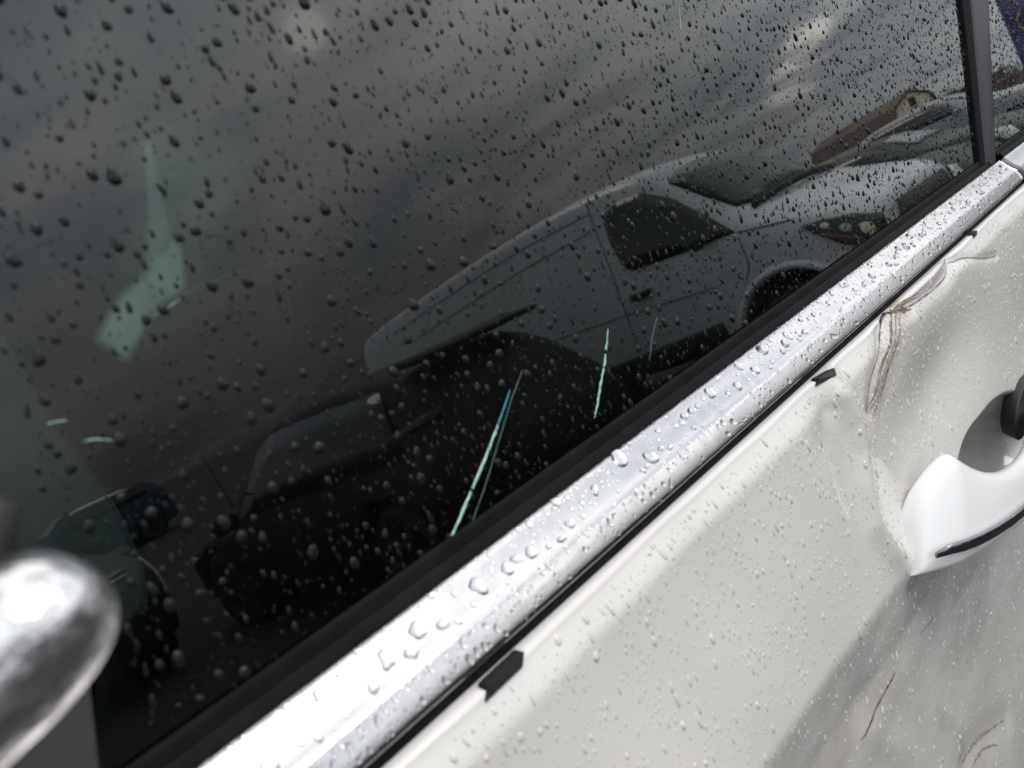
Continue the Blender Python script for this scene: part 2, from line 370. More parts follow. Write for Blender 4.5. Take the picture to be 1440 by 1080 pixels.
tn = .80*np.exp(-pdist(XA, ZA, [(x+.004, z-.002) for x, z in FOLD2[3:]])**2/.0085**2) + .35*np.exp(-pdist(XA, ZA, FOLD2[:4])**2/.005**2)
tn = np.maximum(tn, .8*np.exp(-((XA-.594)/.014)**2-((ZA+.036)/.006)**2))
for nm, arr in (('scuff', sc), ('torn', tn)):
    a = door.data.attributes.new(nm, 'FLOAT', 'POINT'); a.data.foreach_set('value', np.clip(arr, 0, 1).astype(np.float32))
def dp(x, z, off=0.):
    e = .0015; y = float(door_y(x, z)); gx = float(door_y(x+e, z)-door_y(x-e, z))/(2*e); gz = float(door_y(x, z+e)-door_y(x, z-e))/(2*e)
    n = Vector((gx, -1, gz)).normalized(); return Vector((x, y, z+HB))+n*off, n
def door_ribbon(name, poly, w, m, off=.0003, jit=.35, step=3):
    P = catmull(poly, step*2); V, Fc = [], []
    for i, p in enumerate(P):
        q, n = dp(p[0], p[1], off); t = np.array(P[min(i+1, len(P)-1)])-np.array(P[max(i-1, 0)]); t = Vector((t[0], 0, t[1])).normalized()
        s = n.cross(t).normalized(); k = w*(.35+.65*math.sin(math.pi*min(1, max(0.02, (i+.5)/len(P)))))*(1+jit*random.uniform(-1, 1))
        j = s*(w*random.uniform(-.35, .35)); V += [q+j-s*k, q+j+n*(w*.25), q+j+s*k]
    for i in range(len(P)-1): Fc += [(3*i, 3*i+1, 3*i+4, 3*i+3), (3*i+1, 3*i+2, 3*i+5, 3*i+4)]
    return sub(name, door, V, Fc, m)
s = door_ribbon('scrape', FOLD, .0006, 'rust', jit=.7); s['label'] = 'torn brown paint edge along the door fold'
door_ribbon('scrape', FOLD2[2:], .0005, 'rust', jit=.8)
door_ribbon('scrape', FOLD3, .0008, 'scuffline')
for dx_, dz_, w_, m_, a0, a1 in ((.004, -.002, .0004, 'scuffline', 3, 8), (.008, -.004, .0005, 'rust', 4, 8), (-.004, .0, .0004, 'rust', 4, 7), (.012, -.003, .0004, 'scuffline', 3, 7), (.0, -.003, .0004, 'scuffline', 1, 5), (.006, .0015, .0004, 'rust', 2, 5)):
    door_ribbon('scrape', [(x+dx_*(1-.5*k_/8), z+dz_) for k_, (x, z) in enumerate(FOLD2)][a0:a1+1], w_, m_, jit=.8)
door_ribbon('scrape', [(.583, -.0321), (.594, -.0345), (.606, -.037), (.615, -.0395)], .0017, 'rust', jit=.8)
door_ribbon('scrape', [(.5757, -.0300), (.571, -.0300), (.567, -.0315), (.5645, -.0335)], .0014, 'rubber', jit=.1)
for p_, w_, m_ in ((SCR1, .0009, 'rust'), (SCR2, .0005, 'scuffline'), (SCR3, .0016, 'scuffline'), (SCR4, .0014, 'scuffline')):
    door_ribbon('scratch', p_, w_, m_)
for (x0, x1, z0, z1) in ((.1575, .1775, -.0300, -.0340), (.4510, .4690, -.0300, -.0334), (.8020, .8120, -.0300, -.0334)):
    Vv = []
    for x in (x0, x1):
        for z in (z0, z1):
            q, n = dp(x-(.0035 if z == z1 else 0), z, .0012); Vv += [q, q-n*.005]
    sub('trim_clip', door, Vv, [(0, 2, 6, 4), (1, 5, 7, 3), (0, 1, 3, 2), (4, 6, 7, 5), (0, 4, 5, 1), (2, 3, 7, 6)], 'black', False)

# --- pull handle
HT = [((.4960, -.0714, -.1540), (.4830, -.0750, -.1680)), ((.5000, -.0722, -.1450), (.4800, -.0790, -.1680)), ((.5090, -.0740, -.1350), (.4815, -.0840, -.1660)), ((.5225, -.0772, -.1270), (.4911, -.0906, -.1670)),
      ((.5489, -.0843, -.1190), (.5085, -.0997, -.1690)), ((.5535, -.0870, -.1235), (.5180, -.1020, -.1705)), ((.5663, -.0951, -.1372), (.5374, -.1082, -.1729)), ((.5911, -.1036, -.1505), (.5749, -.115, -.1798)),
      ((.6285, -.1086, -.1622), (.6238, -.1198, -.1909)), ((.69, -.1090, -.1745), (.69, -.1200, -.2040)), ((.76, -.1000, -.1840), (.76, -.1110, -.2130)), ((.82, -.0850, -.1880), (.82, -.0930, -.2180))]
hv, hf = [], []; hn = Vector((0, -.97, .24))
for i, (a, b) in enumerate(HT):
    a = Vector(a)+Vector((0, 0, HB)); b = Vector(b)+Vector((0, 0, HB)); th = .012+.006*min(i, 3)/3
    bb = -hn*th
    a2 = a-(b-a)*.10; b2 = b+(b-a)*.06
    hv += [a2+bb, a2-hn*.003, a+(b-a)*.10, a+(b-a)*.5+hn*.0015, a+(b-a)*.92+hn*.0005, b2-hn*.003, b2+bb]
for i in range(len(HT)-1):
    for k in range(7):
        k2 = (k+1) % 7; hf.append((i*7+k, i*7+k2, (i+1)*7+k2, (i+1)*7+k))
hf += [tuple(range(7))[::-1], tuple((len(HT)-1)*7+k for k in range(7))]
h = sub('door_handle', door, hv, hf, 'handle'); sm = h.modifiers.new('sub', 'SUBSURF'); sm.levels = 2; sm.render_levels = 2
h['label'] = 'glossy white bow-shaped pull handle'
SP = [(.4866, -.0878, -.1555), (.4960, -.0932, -.1552), (.5085, -.0985, -.1580), (.5240, -.1035, -.1612), (.5436, -.1085, -.1645), (.5670, -.1130, -.1685), (.591, -.1160, -.1725), (.64, -.1195, -.1830), (.70, -.1195, -.1930), (.76, -.1100, -.2020)]
tv, tf = tube([Vector(q)+Vector((0, -.0006, HB)) for q in SP], [.0022, .0038, .0043]+[.0045]*6+[.003], 10, flat=.5, side=Vector((.3, -.2, 1)))
sub('handle_insert', door, tv, tf, 'darkchrome')
ov, of = [], []
for k in range(20):
    th = 2*math.pi*k/20; x = .818+.044*math.cos(th); z = -.196+.026*math.sin(th); ov += [Vector((x, -.075, z+HB)), Vector((x+.012, -.060, z+HB))]
of = [tuple(range(0, 40, 2)), tuple(range(39, 0, -2))] + [(2*k, 2*k+1, (2*k+3) % 40, (2*k+2) % 40) for k in range(20)]
ov, of = join([(ov, of), tube([(.845, -.066, HB-.196), (.855, -.02, HB-.196)], .012, 10)])
bevel(sub('lock_bezel', door, ov, of, 'black'), .002)

# --- belt line: rubber lip, chrome strip
def sweep(name, prof, x0, x1, m, n=60, wob=0.):
    P = [(y, z+HB) for y, z in prof]; return part(name, *extrude_profile(P, np.linspace(x0, x1, n)), m)
lip = [(.0008, -.012), (-.0002, .0032), (-.0010, .0038), (-.0018, .0028), (-.0026, .0004), (-.0034, -.0018), (-.0042, -.0020), (-.0050, .0001), (-.0060, .0002), (-.0074, -.0014), (-.0087, -.0040), (-.0087, -.012)]
sweep('weatherstrip', [tuple(q) for q in catmull(lip, 4)], -.20, .985, 'rubber')
CHP = [(-.0070, -.0125), (-.0082, -.0056), (-.0089, -.0040), (-.0101, -.0037), (-.0122, -.0049), (-.0172, -.0090), (-.0215, -.0119), (-.0240, -.0131), (-.0258, -.0143), (-.0272, -.0160), (-.0294, -.0192), (-.0313, -.0226), (-.0316, -.0248), (-.0296, -.0260), (-.0270, -.0260)]
CHC = [tuple(q) for q in catmull(CHP, 6)]
sweep('chrome_belt_trim', CHC, -.20, 1.012, 'chrome', 120)
sweep('gap_seal', [(-.022, -.020), (-.0268, -.0255), (-.0292, -.0262), (-.0292, -.040), (-.022, -.040)], -.14, 1.02, 'rubber', 30)

# --- front door glass, its cracks and scratches
GPOLY = [(-.22, -.03), (.985, -.03), (1.150, .44), (.36, .47), (.22, .46)]
n = len(GPOLY); gvv, gff = prism_on_glass(GPOLY, 0, -.004)
glass = part('window_glass', gvv, gff, ['glass', 'clear'], False, slots=[0, 1]+[1]*n)
# make sure that the outer face looks outward
def outward(o):
    bm = bmesh.new(); bm.from_mesh(o.data); bmesh.ops.recalc_face_normals(bm, faces=bm.faces); bm.to_mesh(o.data); bm.free()
outward(glass); glass['label'] = 'tinted side window spotted with rain and crossed by pale cracks'
def glass_ribbon(name, poly, w, m, jag=0., step=5, taper=True):
    P = catmull(poly, step); V, Fc = [], []; off = .00018
    for i, p in enumerate(P):
        t = np.array(P[min(i+1, len(P)-1)])-np.array(P[max(i-1, 0)]); t /= np.linalg.norm(t)+1e-9; s_ = np.array([-t[1], t[0]])
        k = w*(1-.75*abs(2*i/(len(P)-1)-1)**3 if taper else 1)*random.uniform(.7, 1.25); j = s_*random.uniform(-1, 1)*jag
        c = np.array(p)+j
        V += [gp(*(c-s_*k), .00002), gp(*c, off), gp(*(c+s_*k), .00002)]
    for i in range(len(P)-1): Fc += [(3*i, 3*i+1, 3*i+4, 3*i+3), (3*i+1, 3*i+2, 3*i+5, 3*i+4)]
    return sub(name, glass, V, Fc, m, False)
CA = [(0.3159, 0.0442), (0.3113, 0.0376), (0.3072, 0.0319), (0.3016, 0.0258), (0.2963, 0.02), (0.2918, 0.0147), (0.2872, 0.0102)]
CBK = [(0.2415, 0.0423), (0.2373, 0.0386), (0.2286, 0.0318), (0.2202, 0.0255), (0.2122, 0.0198), (0.2036, 0.0141), (0.195, 0.0083), (0.1867, 0.0027), (0.1815, -0.0012)]
CC = [(0.2523, 0.0471), (0.2411, 0.0387), (0.2252, 0.0248), (0.21, 0.0116), (0.1966, 0.0014)]
CD = [(0.3572, 0.0369), (0.3479, 0.0286), (0.3439, 0.0235), (0.34, 0.0188)]
c_ = glass_ribbon('crack', CA, .00062, 'crack', .0003); c_['label'] = 'short jagged mint-green crack in the glass'
c_ = glass_ribbon('crack', CBK[2:], .00062, 'crack', .00012, taper=False); c_['label'] = 'long straight mint-green crack rising from the belt line'
glass_ribbon('crack', CBK[:4], .00045, 'crackb', .0001)
glass_ribbon('crack', CC, .00030, 'crackdim', .0001); glass_ribbon('crack', CD, .00035, 'crackdim', .0001)
AR = [(0.1019, 0.109), (0.1064, 0.1129), (0.1124, 0.1164), (0.1187, 0.1177), (0.1248, 0.1198), (0.1321, 0.1208), (0.1424, 0.1209), (0.1557, 0.1202), (0.1722, 0.1177)]
glass_ribbon('scratch', AR, .00011, 'crackdim'); glass_ribbon('scratch', AR[2:5], .00018, 'scratchpale')
glass_ribbon('scratch', [(0.0804, 0.0905), (0.083, 0.09), (0.0857, 0.0888), (0.0883, 0.0872)], .00017, 'crack')
glass_ribbon('scratch', [(0.0738, 0.0984), (0.0765, 0.0981), (0.0791, 0.0974)], .00014, 'crack')
glass_ribbon('scratch', [(0.46, 0.1855), (0.4575, 0.1779), (0.4558, 0.1734)], .0003, 'scratchpale')
glass_ribbon('scratch', [(0.7527, 0.0748), (0.7457, 0.0642), (0.7397, 0.0552)], .0004, 'crackdim')

# --- pillar between the doors, rear glass, frame
def bar_on_glass(name, b0, b1, t0, t1, o0, o1, m, bv=.001):
    o = part(name, *prism_on_glass([b0, b1, t1, t0], o0, o1), m, True); outward(o); bevel(o, bv, 3); return o
def line_x(x0, s0, x1, s1, s): return x0+(x1-x0)*(s-s0)/(s1-s0)
e1 = lambda s: line_x(.966, .008, 1.0134, .161, s); e2 = lambda s: line_x(.987, .0095, 1.0446, .160, s); e3 = lambda s: line_x(1.0206, .0035, 1.109, .156, s)
bar_on_glass('run_channel', (e1(-.012), -.012), (e2(-.012)-.003, -.012), (e1(.44), .44), (e2(.44)-.003, .44), -.002, .0035, 'rubber')
bar_on_glass('pillar_trim', (e2(-.014), -.014), (e3(-.014), -.014), (e2(.44), .44), (e3(.44), .44), -.02, .0050, 'pillar', .0025)
bar_on_glass('run_channel', (e3(-.012)+.0015, -.012), (e3(-.012)+.009, -.012), (e3(.44)+.0015, .44), (e3(.44)+.009, .44), -.002, .003, 'rubber')
rg = part('window_glass', *prism_on_glass([(e3(-.03)+.004, -.03), (1.75, -.03), (1.62, .40), (e3(.44)+.004, .44)], 0, -.004), ['glass', 'clear'], False, slots=[0]+[1]*5); outward(rg)
sweep('weatherstrip', [tuple(q) for q in catmull(lip, 4)], 1.032, 1.80, 'rubber')
sweep('chrome_belt_trim', CHC, 1.016, 1.80, 'chrome', 60)
rdx = np.linspace(1.034, 1.95, 40); rdz = np.concatenate([np.linspace(-.0292, -.06, 8), np.linspace(-.07, -.78, 30)])
RX, RZ = np.meshgrid(rdx, rdz, indexing='ij'); RY = np.interp(-(RZ), -_zz, _pp)
V = np.stack([RX, RY, RZ+HB], -1).reshape(-1, 3).tolist(); k_ = len(rdz)
part('rear_door_panel', V, [(i*k_+j, i*k_+j+1, (i+1)*k_+j+1, (i+1)*k_+j) for i in range(39) for j in range(k_-1)], 'door')
part('window_frame', *tube([gp(.22, .455, .002), gp(.40, .475, .002), gp(.80, .465, .002), gp(1.16, .445, .002), gp(1.62, .405, .002)], .016, 10), 'rubber')
part('front_pillar', *tube([gp(-.27, -.03, .004), gp(-.05, .20, .004), gp(.10, .35, .004), gp(.21, .462, .004)], [.022, .020, .020, .018], 10), 'door')
rv, rf = [], []
for x in np.linspace(.0, 2.0, 12):
    arch = .02*math.sin((x-.0)/2.0*math.pi)
    for (y, z) in ((.085, .46), (.095, .49), (.16, .525), (.40, .555), (.75, .565), (1.10, .555), (1.34, .525), (1.42, .46)): rv.append((x, y, HB+z-.02+arch))
rf = [(i*8+j, i*8+j+1, (i+1)*8+j+1, (i+1)*8+j) for i in range(11) for j in range(7)]
part('roof', rv, rf, 'door').modifiers.new('solid', 'SOLIDIFY').thickness = .02
part('front_wing', *join([box((-.55, .02, .80), (.80, .10, .75)), box((-.65, .75, 1.12), (.9, 1.5, .06))]), 'door', False)

# --- mirror corner with its chrome cap
MP = [(.0392, -.0893, 1.3428), (.0364, -.0892, 1.3408), (.0325, -.0890, 1.3392), (.0280, -.0890, 1.3372), (.0230, -.0890, 1.3352), (.0150, -.0865, 1.3316), (.002, -.082, 1.325), (-.03, -.085, 1.305), (-.09, -.10, 1.28), (-.16, -.105, 1.27), (-.21, -.10, 1.27)]
mr_ = [.0042, .0090, .0112, .0120, .0122, .0122, .0125, .020, .036, .040, .020]
mir = part('side_mirror', *tube(MP, mr_, 20, side=Vector((.5, 0, .8))), 'mirrorchrome'); sm = mir.modifiers.new('sub', 'SUBSURF'); sm.levels = 1; sm.render_levels = 2
mir['label'] = 'out-of-focus chrome-capped mirror corner at the lower left'
sub('mirror_arm', mir, *tube([(.0290, -.0815, 1.3590), (.0305, -.0830, 1.3545), (.0260, -.0860, 1.3450), (-.02, -.05, 1.30), (-.06, .0, 1.285)], [.0035, .0052, .0060, .012, .016], 12), 'black')
o = part('mirror_sail', *prism_on_glass([(.0470, -.010), (.0493, .009), (.0548, .0271), (.0595, .0416), (.0610, .046), (.045, .052), (-.02, .050), (-.20, .004), (-.20, -.010)], -.002, .005), 'sail', False)
outward(o); bevel(o, .0015)

# --- cabin seen through the glass
sh = part('cabin_lining', [(-.6, .06, .45), (2.2, .06, .45), (2.2, 1.45, .45), (-.6, 1.45, .45), (-.6, .10, 1.70), (2.2, .10, 1.70), (2.2, 1.40, 1.70), (-.6, 1.40, 1.70), (-.6, .04, 1.225), (2.2, .04, 1.225)],
          [(0, 1, 2, 3), (4, 7, 6, 5), (3, 2, 6, 7), (1, 9, 5, 6, 2), (0, 8, 9, 1)], 'interior', False)  # far side closed, without its windows, to keep daylight out of view
def cushion(name, c, s, rot, m, bv=.05):
    o = part(name, *box(c, s, rot), m); bevel(o, bv, 4); return o
Ry = lambda a: Matrix.Rotation(math.radians(a), 3, 'Y')
cushion('seat_back', (.98, .42, 1.02), (.16, .46, .66), Ry(14), 'seat'); cushion('seat_base', (.62, .42, .72), (.52, .48, .16), Ry(-4), 'seat')
cushion('headrest', (1.09, .42, 1.47), (.10, .26, .18), Ry(8), 'seat'); cushion('seat_back', (.98, 1.05, 1.02), (.16, .46, .66), Ry(14), 'seat')
cushion('dashboard', (-.25, .75, 1.05), (.5, 1.3, .30), Ry(6), 'interior')
rimv, rimf = [], []
for i in range(40):
    a = 2*math.pi*i/40; c = Vector((.12, .42, 1.10)); ax = Vector((math.sin(.42), 0, math.cos(.42))); ay = Vector((0, 1, 0)); d = ay*math.cos(a)+ax*math.sin(a); nn = ax.cross(ay)
    for k in range(8): b = 2*math.pi*k/8; rimv.append(c+d*(.18+.014*math.cos(b))+nn*(.014*math.sin(b)))
rimf = [(i*8+k, i*8+(k+1) % 8, ((i+1) % 40)*8+(k+1) % 8, ((i+1) % 40)*8+k) for i in range(40) for k in range(8)]
part('steering_wheel', rimv, rimf, 'interior')
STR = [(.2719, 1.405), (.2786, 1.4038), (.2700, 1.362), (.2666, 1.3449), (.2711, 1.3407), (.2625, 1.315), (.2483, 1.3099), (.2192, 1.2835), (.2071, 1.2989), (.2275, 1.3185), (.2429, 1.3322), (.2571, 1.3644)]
def slab(poly, y, th):
    n = len(poly); V = [(x, y, z) for x, z in poly]+[(x, y+th, z) for x, z in poly]
    return V, [tuple(range(n)), tuple(range(n, 2*n))[::-1]]+[(i, n+i, n+(i+1) % n, (i+1) % n) for i in range(n)]
def glow_card(name, polys, y, m):  # card whose alpha carries a soft-edged painted glow
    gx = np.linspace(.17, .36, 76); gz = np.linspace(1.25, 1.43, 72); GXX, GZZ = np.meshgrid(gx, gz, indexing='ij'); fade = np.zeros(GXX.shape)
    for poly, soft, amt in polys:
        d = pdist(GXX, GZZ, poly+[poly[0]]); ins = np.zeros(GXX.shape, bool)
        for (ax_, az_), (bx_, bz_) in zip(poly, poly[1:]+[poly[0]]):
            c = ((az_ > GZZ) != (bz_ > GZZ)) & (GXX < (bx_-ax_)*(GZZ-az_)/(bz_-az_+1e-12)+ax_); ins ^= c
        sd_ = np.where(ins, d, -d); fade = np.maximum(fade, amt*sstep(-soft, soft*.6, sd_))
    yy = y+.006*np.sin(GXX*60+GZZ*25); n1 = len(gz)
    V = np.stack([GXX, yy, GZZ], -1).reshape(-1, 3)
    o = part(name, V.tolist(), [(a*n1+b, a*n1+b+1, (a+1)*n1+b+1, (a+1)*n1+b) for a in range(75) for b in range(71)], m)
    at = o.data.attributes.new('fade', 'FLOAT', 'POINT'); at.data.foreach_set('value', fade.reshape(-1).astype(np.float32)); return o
def glow_film():
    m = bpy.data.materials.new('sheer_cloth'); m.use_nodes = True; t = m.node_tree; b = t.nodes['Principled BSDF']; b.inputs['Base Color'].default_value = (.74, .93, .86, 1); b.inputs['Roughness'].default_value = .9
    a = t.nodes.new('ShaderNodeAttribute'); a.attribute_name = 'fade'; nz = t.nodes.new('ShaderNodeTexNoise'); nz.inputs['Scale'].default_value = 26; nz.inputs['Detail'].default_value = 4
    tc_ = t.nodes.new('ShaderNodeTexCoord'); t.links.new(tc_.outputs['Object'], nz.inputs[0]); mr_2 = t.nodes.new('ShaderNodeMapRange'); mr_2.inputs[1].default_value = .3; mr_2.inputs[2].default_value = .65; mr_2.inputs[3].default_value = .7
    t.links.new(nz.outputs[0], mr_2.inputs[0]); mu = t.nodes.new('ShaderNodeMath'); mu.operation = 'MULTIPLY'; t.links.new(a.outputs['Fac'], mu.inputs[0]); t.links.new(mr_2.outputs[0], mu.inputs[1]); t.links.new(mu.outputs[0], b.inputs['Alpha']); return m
M['sheer'] = glow_film()
o = glow_card('cloth_strap', [(STR[:4]+STR[9:], .004, .55), (STR[3:10], .006, .95), ([(.235, 1.300), (.262, 1.310), (.300, 1.345), (.318, 1.385), (.290, 1.405), (.262, 1.395), (.250, 1.350)], .030, .24), ([(.238, 1.312), (.262, 1.318), (.268, 1.338), (.250, 1.340)], .010, 1.0)], .30, 'sheer')  # added patch imitating a teal glow, with a wide dim halo
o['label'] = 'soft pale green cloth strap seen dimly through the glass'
PIL = [(.1275, 1.3415), (.1324, 1.3017), (.1393, 1.2729), (.1477, 1.2395), (.1506, 1.2025), (.1465, 1.1789), (.05, 1.15), (.0, 1.20), (.03, 1.37), (.09, 1.40)]
o = part('pillar_lining', *slab(PIL, .20, .015), 'trim', False); outward(o); bevel(o, .004)

# ------------------------------------------------------------------ vehicles seen reflected in the window
def loft(stations, W):
    """stations: (u, zb, (wm, zm), (wb, zb2), (wt, zt), crown) from nose to tail, near side at w = 0"""
    V, Fc = [], []; S = []
    for (u, zb, mid, belt, top, crown) in stations:
        near = [(mid[0]+.10, zb), (mid[0]+.02, zb+.03), (mid[0], mid[1]), belt, ((belt[0]+top[0])/2-.012, (belt[1]+top[1])/2+.01), top, (top[0]+.10, top[1]+(crown-top[1])*.55), (W*.3+top[0]*.3, crown-.008)]
        sec = near + [(W/2, crown)] + [(W-a, b) for a, b in near[::-1]]
        S.append([(u, a, b) for a, b in sec])
    n = len(S[0])
    for s_ in S: V += s_
    for i in range(len(S)-1):
        for k in range(n): Fc.append((i*n+k, i*n+(k+1) % n, (i+1)*n+(k+1) % n, (i+1)*n+k))
    Fc.append(tuple(range(n))[::-1]); Fc.append(tuple((len(S)-1)*n+k for k in range(n)))
    return V, Fc
def refine(V, Fc, lv=2):
    me = bpy.data.meshes.new('t'); me.from_pydata(V, [], Fc); bm = bmesh.new(); bm.from_mesh(me)
    bmesh.ops.recalc_face_normals(bm, faces=bm.faces); bm.to_mesh(me); bm.free()
    o = bpy.data.objects.new('t', me); COL.objects.link(o); m_ = o.modifiers.new('s', 'SUBSURF'); m_.levels = lv; m_.render_levels = lv
    dg = bpy.context.evaluated_depsgraph_get(); ev = o.evaluated_get(dg); m2 = bpy.data.meshes.new_from_object(ev)
    bpy.data.objects.remove(o); bpy.data.meshes.remove(me); return m2
def cut_arches(me, holes, W):
    """take wheel arches out of a body mesh: faces inside the arch are pushed in to form the housing"""
    bm = bmesh.new(); bm.from_mesh(me)
    for (u, z, r) in holes:
        for w_ in (0, W):
            kill = [f for f in bm.faces if abs(f.calc_center_median().y-w_) < .26 and math.hypot(f.calc_center_median().x-u, f.calc_center_median().z-z) < r and abs(f.normal.y) > .3]
            bmesh.ops.delete(bm, geom=kill, context='FACES')
    bm.to_mesh(me); bm.free()
def surf(bvh, u, b, axis, off):
    if axis == 'side': hit = bvh.ray_cast(Vector((u, -2, b)), Vector((0, 1, 0)))
    elif axis == 'far': hit = bvh.ray_cast(Vector((u, 5, b)), Vector((0, -1, 0)))
    else: hit = bvh.ray_cast(Vector((-3, u, b)), Vector((1, 0, 0)))
    if hit[0] is None: return None
    n = hit[1]
    d = {'side': Vector((0, -1, 0)), 'far': Vector((0, 1, 0)), 'front': Vector((-1, 0, 0))}[axis]
    if n.dot(d) < 0: n = -n
    return hit[0]+n*off
def panel(name, par, bvh, poly, axis, m, off=.012, cuts=3):
    me = bpy.data.meshes.new(name); bm = bmesh.new(); vs = [bm.verts.new((a, b, 0)) for a, b in poly]; bm.faces.new(vs)
    bmesh.ops.triangulate(bm, faces=bm.faces); bmesh.ops.subdivide_edges(bm, edges=bm.edges, cuts=cuts, use_grid_fill=True)
    bad = []
    for v in bm.verts:
        q = surf(bvh, v.co.x, v.co.y, axis, off)
        if q is None: bad.append(v)
        else: v.co = q
    bmesh.ops.delete(bm, geom=bad, context='VERTS'); bmesh.ops.recalc_face_normals(bm, faces=bm.faces)
    bm.to_mesh(me); bm.free(); me.materials.append(M[m]); me.polygons.foreach_set('use_smooth', [True]*len(me.polygons))
    o = bpy.data.objects.new(name, me); COL.objects.link(o); o.parent = par
    s_ = o.modifiers.new('solid', 'SOLIDIFY'); s_.thickness = off*1.6; s_.offset = 0; return o
def seam(par, bvh, pts, axis='side', w=.006, m='seam', name='panel_seam'):
    P = catmull(pts, 5); Q = [surf(bvh, a, b, axis, .002) for a, b in P]; Q = [q for q in Q if q is not None]
    if len(Q) < 2: return
    return mesh(name, *tube(Q, w, 5), m, par)
def lathe(prof, c, axis_sign=1, seg=28):
    V, Fc = [], []; n = len(prof)
    for i in range(seg):
        a = 2*math.pi*i/seg
        for (r, w_) in prof: V.append((c[0]+r*math.cos(a), c[1]+w_*axis_sign, c[2]+r*math.sin(a)))
    for i in range(seg):
        for k in range(n-1): Fc.append((i*n+k, i*n+k+1, ((i+1) % seg)*n+k+1, ((i+1) % seg)*n+k))
    return V, Fc
def wheel(par, u, w_, r, sgn, rm='rim'):
    hub = mesh('wheel', *lathe([(.001, .03), (.05, .03), (.06, .06), (.06, .18), (.001, .18)], (u, w_, r), sgn), rm, par)
    mesh('tyre', *lathe([(r*.64, .02), (r*.72, -.005), (r*.93, .0), (r, .03), (r, .19), (r*.93, .22), (r*.64, .20)], (u, w_, r), sgn), 'tyre', hub)
    sp_ = [lathe([(r*.52, .04), (r*.60, .02), (r*.66, .015), (r*.66, .19), (r*.60, .12)], (u, w_, r), sgn)]
    for k in range(5):
        a = 2*math.pi*k/5; sp_.append(tube([(u+.04*math.cos(a), w_+sgn*.04, r+.04*math.sin(a)), (u+r*.6*math.cos(a), w_+sgn*.035, r+r*.6*math.sin(a))], [.035, .028], 6))
    mesh('rim', *join(sp_), rm, hub)
def body_obj(par, stations, W, m, holes, lv=2):
    me = refine(*loft(stations, W), lv); cut_arches(me, holes, W)
    me.materials.append(M[m]); me.polygons.foreach_set('use_smooth', [True]*len(me.polygons)); me.name = 'body'
    bm = bmesh.new(); bm.from_mesh(me); bvh = BVHTree.FromBMesh(bm); bm.free()
    o = bpy.data.objects.new('body', me); COL.objects.link(o); o.parent = par; return o, bvh

# --- white panel van, nose toward the car
VS = .9093; a_ = math.radians(-87.9726)
van = empty('delivery_van', (5.3498, -1.5952, 0), math.atan2(math.sin(a_), -math.cos(a_))); van.scale = (VS,)*3
tag(van, 'white panel van with dark front side window, reflected in the wet glass', 'van')
VST = [(.22, .40, (.34, .60), (.34, .80), (.46, .92), .94), (.25, .34, (.15, .62), (.17, .92), (.36, 1.02), 1.045), (.32, .32, (.06, .66), (.08, 1.00), (.30, 1.09), 1.115), (.50, .36, (.02, .70), (.05, 1.07), (.25, 1.155), 1.20),
       (.80, .40, (0, .74), (.03, 1.15), (.20, 1.24), 1.29), (1.12, .42, (0, .76), (.035, 1.22), (.17, 1.34), 1.40), (1.24, .42, (0, .76), (.04, 1.24), (.20, 1.44), 1.50), (1.55, .42, (0, .76), (.045, 1.27), (.25, 1.67), 1.75),
       (1.84, .42, (0, .76), (.05, 1.29), (.29, 1.88), 1.97), (1.98, .42, (0, .76), (.05, 1.30), (.27, 1.97), 2.05), (2.4, .42, (0, .76), (.05, 1.30), (.24, 2.03), 2.12), (3.3, .42, (0, .76), (.05, 1.30), (.23, 2.05), 2.14),
       (4.4, .42, (0, .76), (.05, 1.30), (.23, 2.01), 2.10), (5.6, .42, (0, .76), (.05, 1.30), (.23, 1.93), 2.02), (6.20, .42, (.01, .76), (.06, 1.29), (.24, 1.87), 1.95), (6.27, .44, (.03, .78), (.08, 1.28), (.27, 1.82), 1.90)]
VW = 2.2
vb, bv = body_obj(van, VST, VW, 'vanpaint', [(1.03, .40, .47), (4.45, .40, .45)], 3)
vb['label'] = 'white van body with long roof and short sloping bonnet'
panel('side_window', van, bv, [(1.24, 1.26), (1.75, 1.285), (2.20, 1.32), (2.28, 1.37), (2.34, 1.58), (2.355, 1.79), (2.31, 1.86), (2.17, 1.895), (1.95, 1.865), (1.72, 1.72), (1.42, 1.44)], 'side', 'carglass', .010)
panel('side_window', van, bv, [(1.24, 1.26), (1.75, 1.285), (2.20, 1.32), (2.28, 1.37), (2.34, 1.58), (2.355, 1.79), (2.31, 1.86), (2.17, 1.895), (1.95, 1.865), (1.72, 1.72), (1.42, 1.44)], 'far', 'carglass', .010, 2)
panel('windshield', van, bv, [(a*VW/2, b) for a, b in [(.20, 1.43), (.35, 1.405), (.65, 1.425), (1.0, 1.435), (1.35, 1.425), (1.65, 1.405), (1.80, 1.43), (1.76, 1.60), (1.68, 1.84), (1.45, 1.915), (1.0, 1.945), (.55, 1.915), (.32, 1.84), (.24, 1.60)]], 'front', 'windshield', .010, 4)
panel('grille', van, bv, [(a*VW/2, b) for a, b in [(.40, .58), (1.60, .58), (1.64, .86), (1.56, .985), (.44, .985), (.36, .86)]], 'front', 'black', .014)
panel('bumper', van, bv, [(a*VW/2, b) for a, b in [(.20, .40), (1.80, .40), (1.84, .56), (.16, .56)]], 'front', 'black', .02)
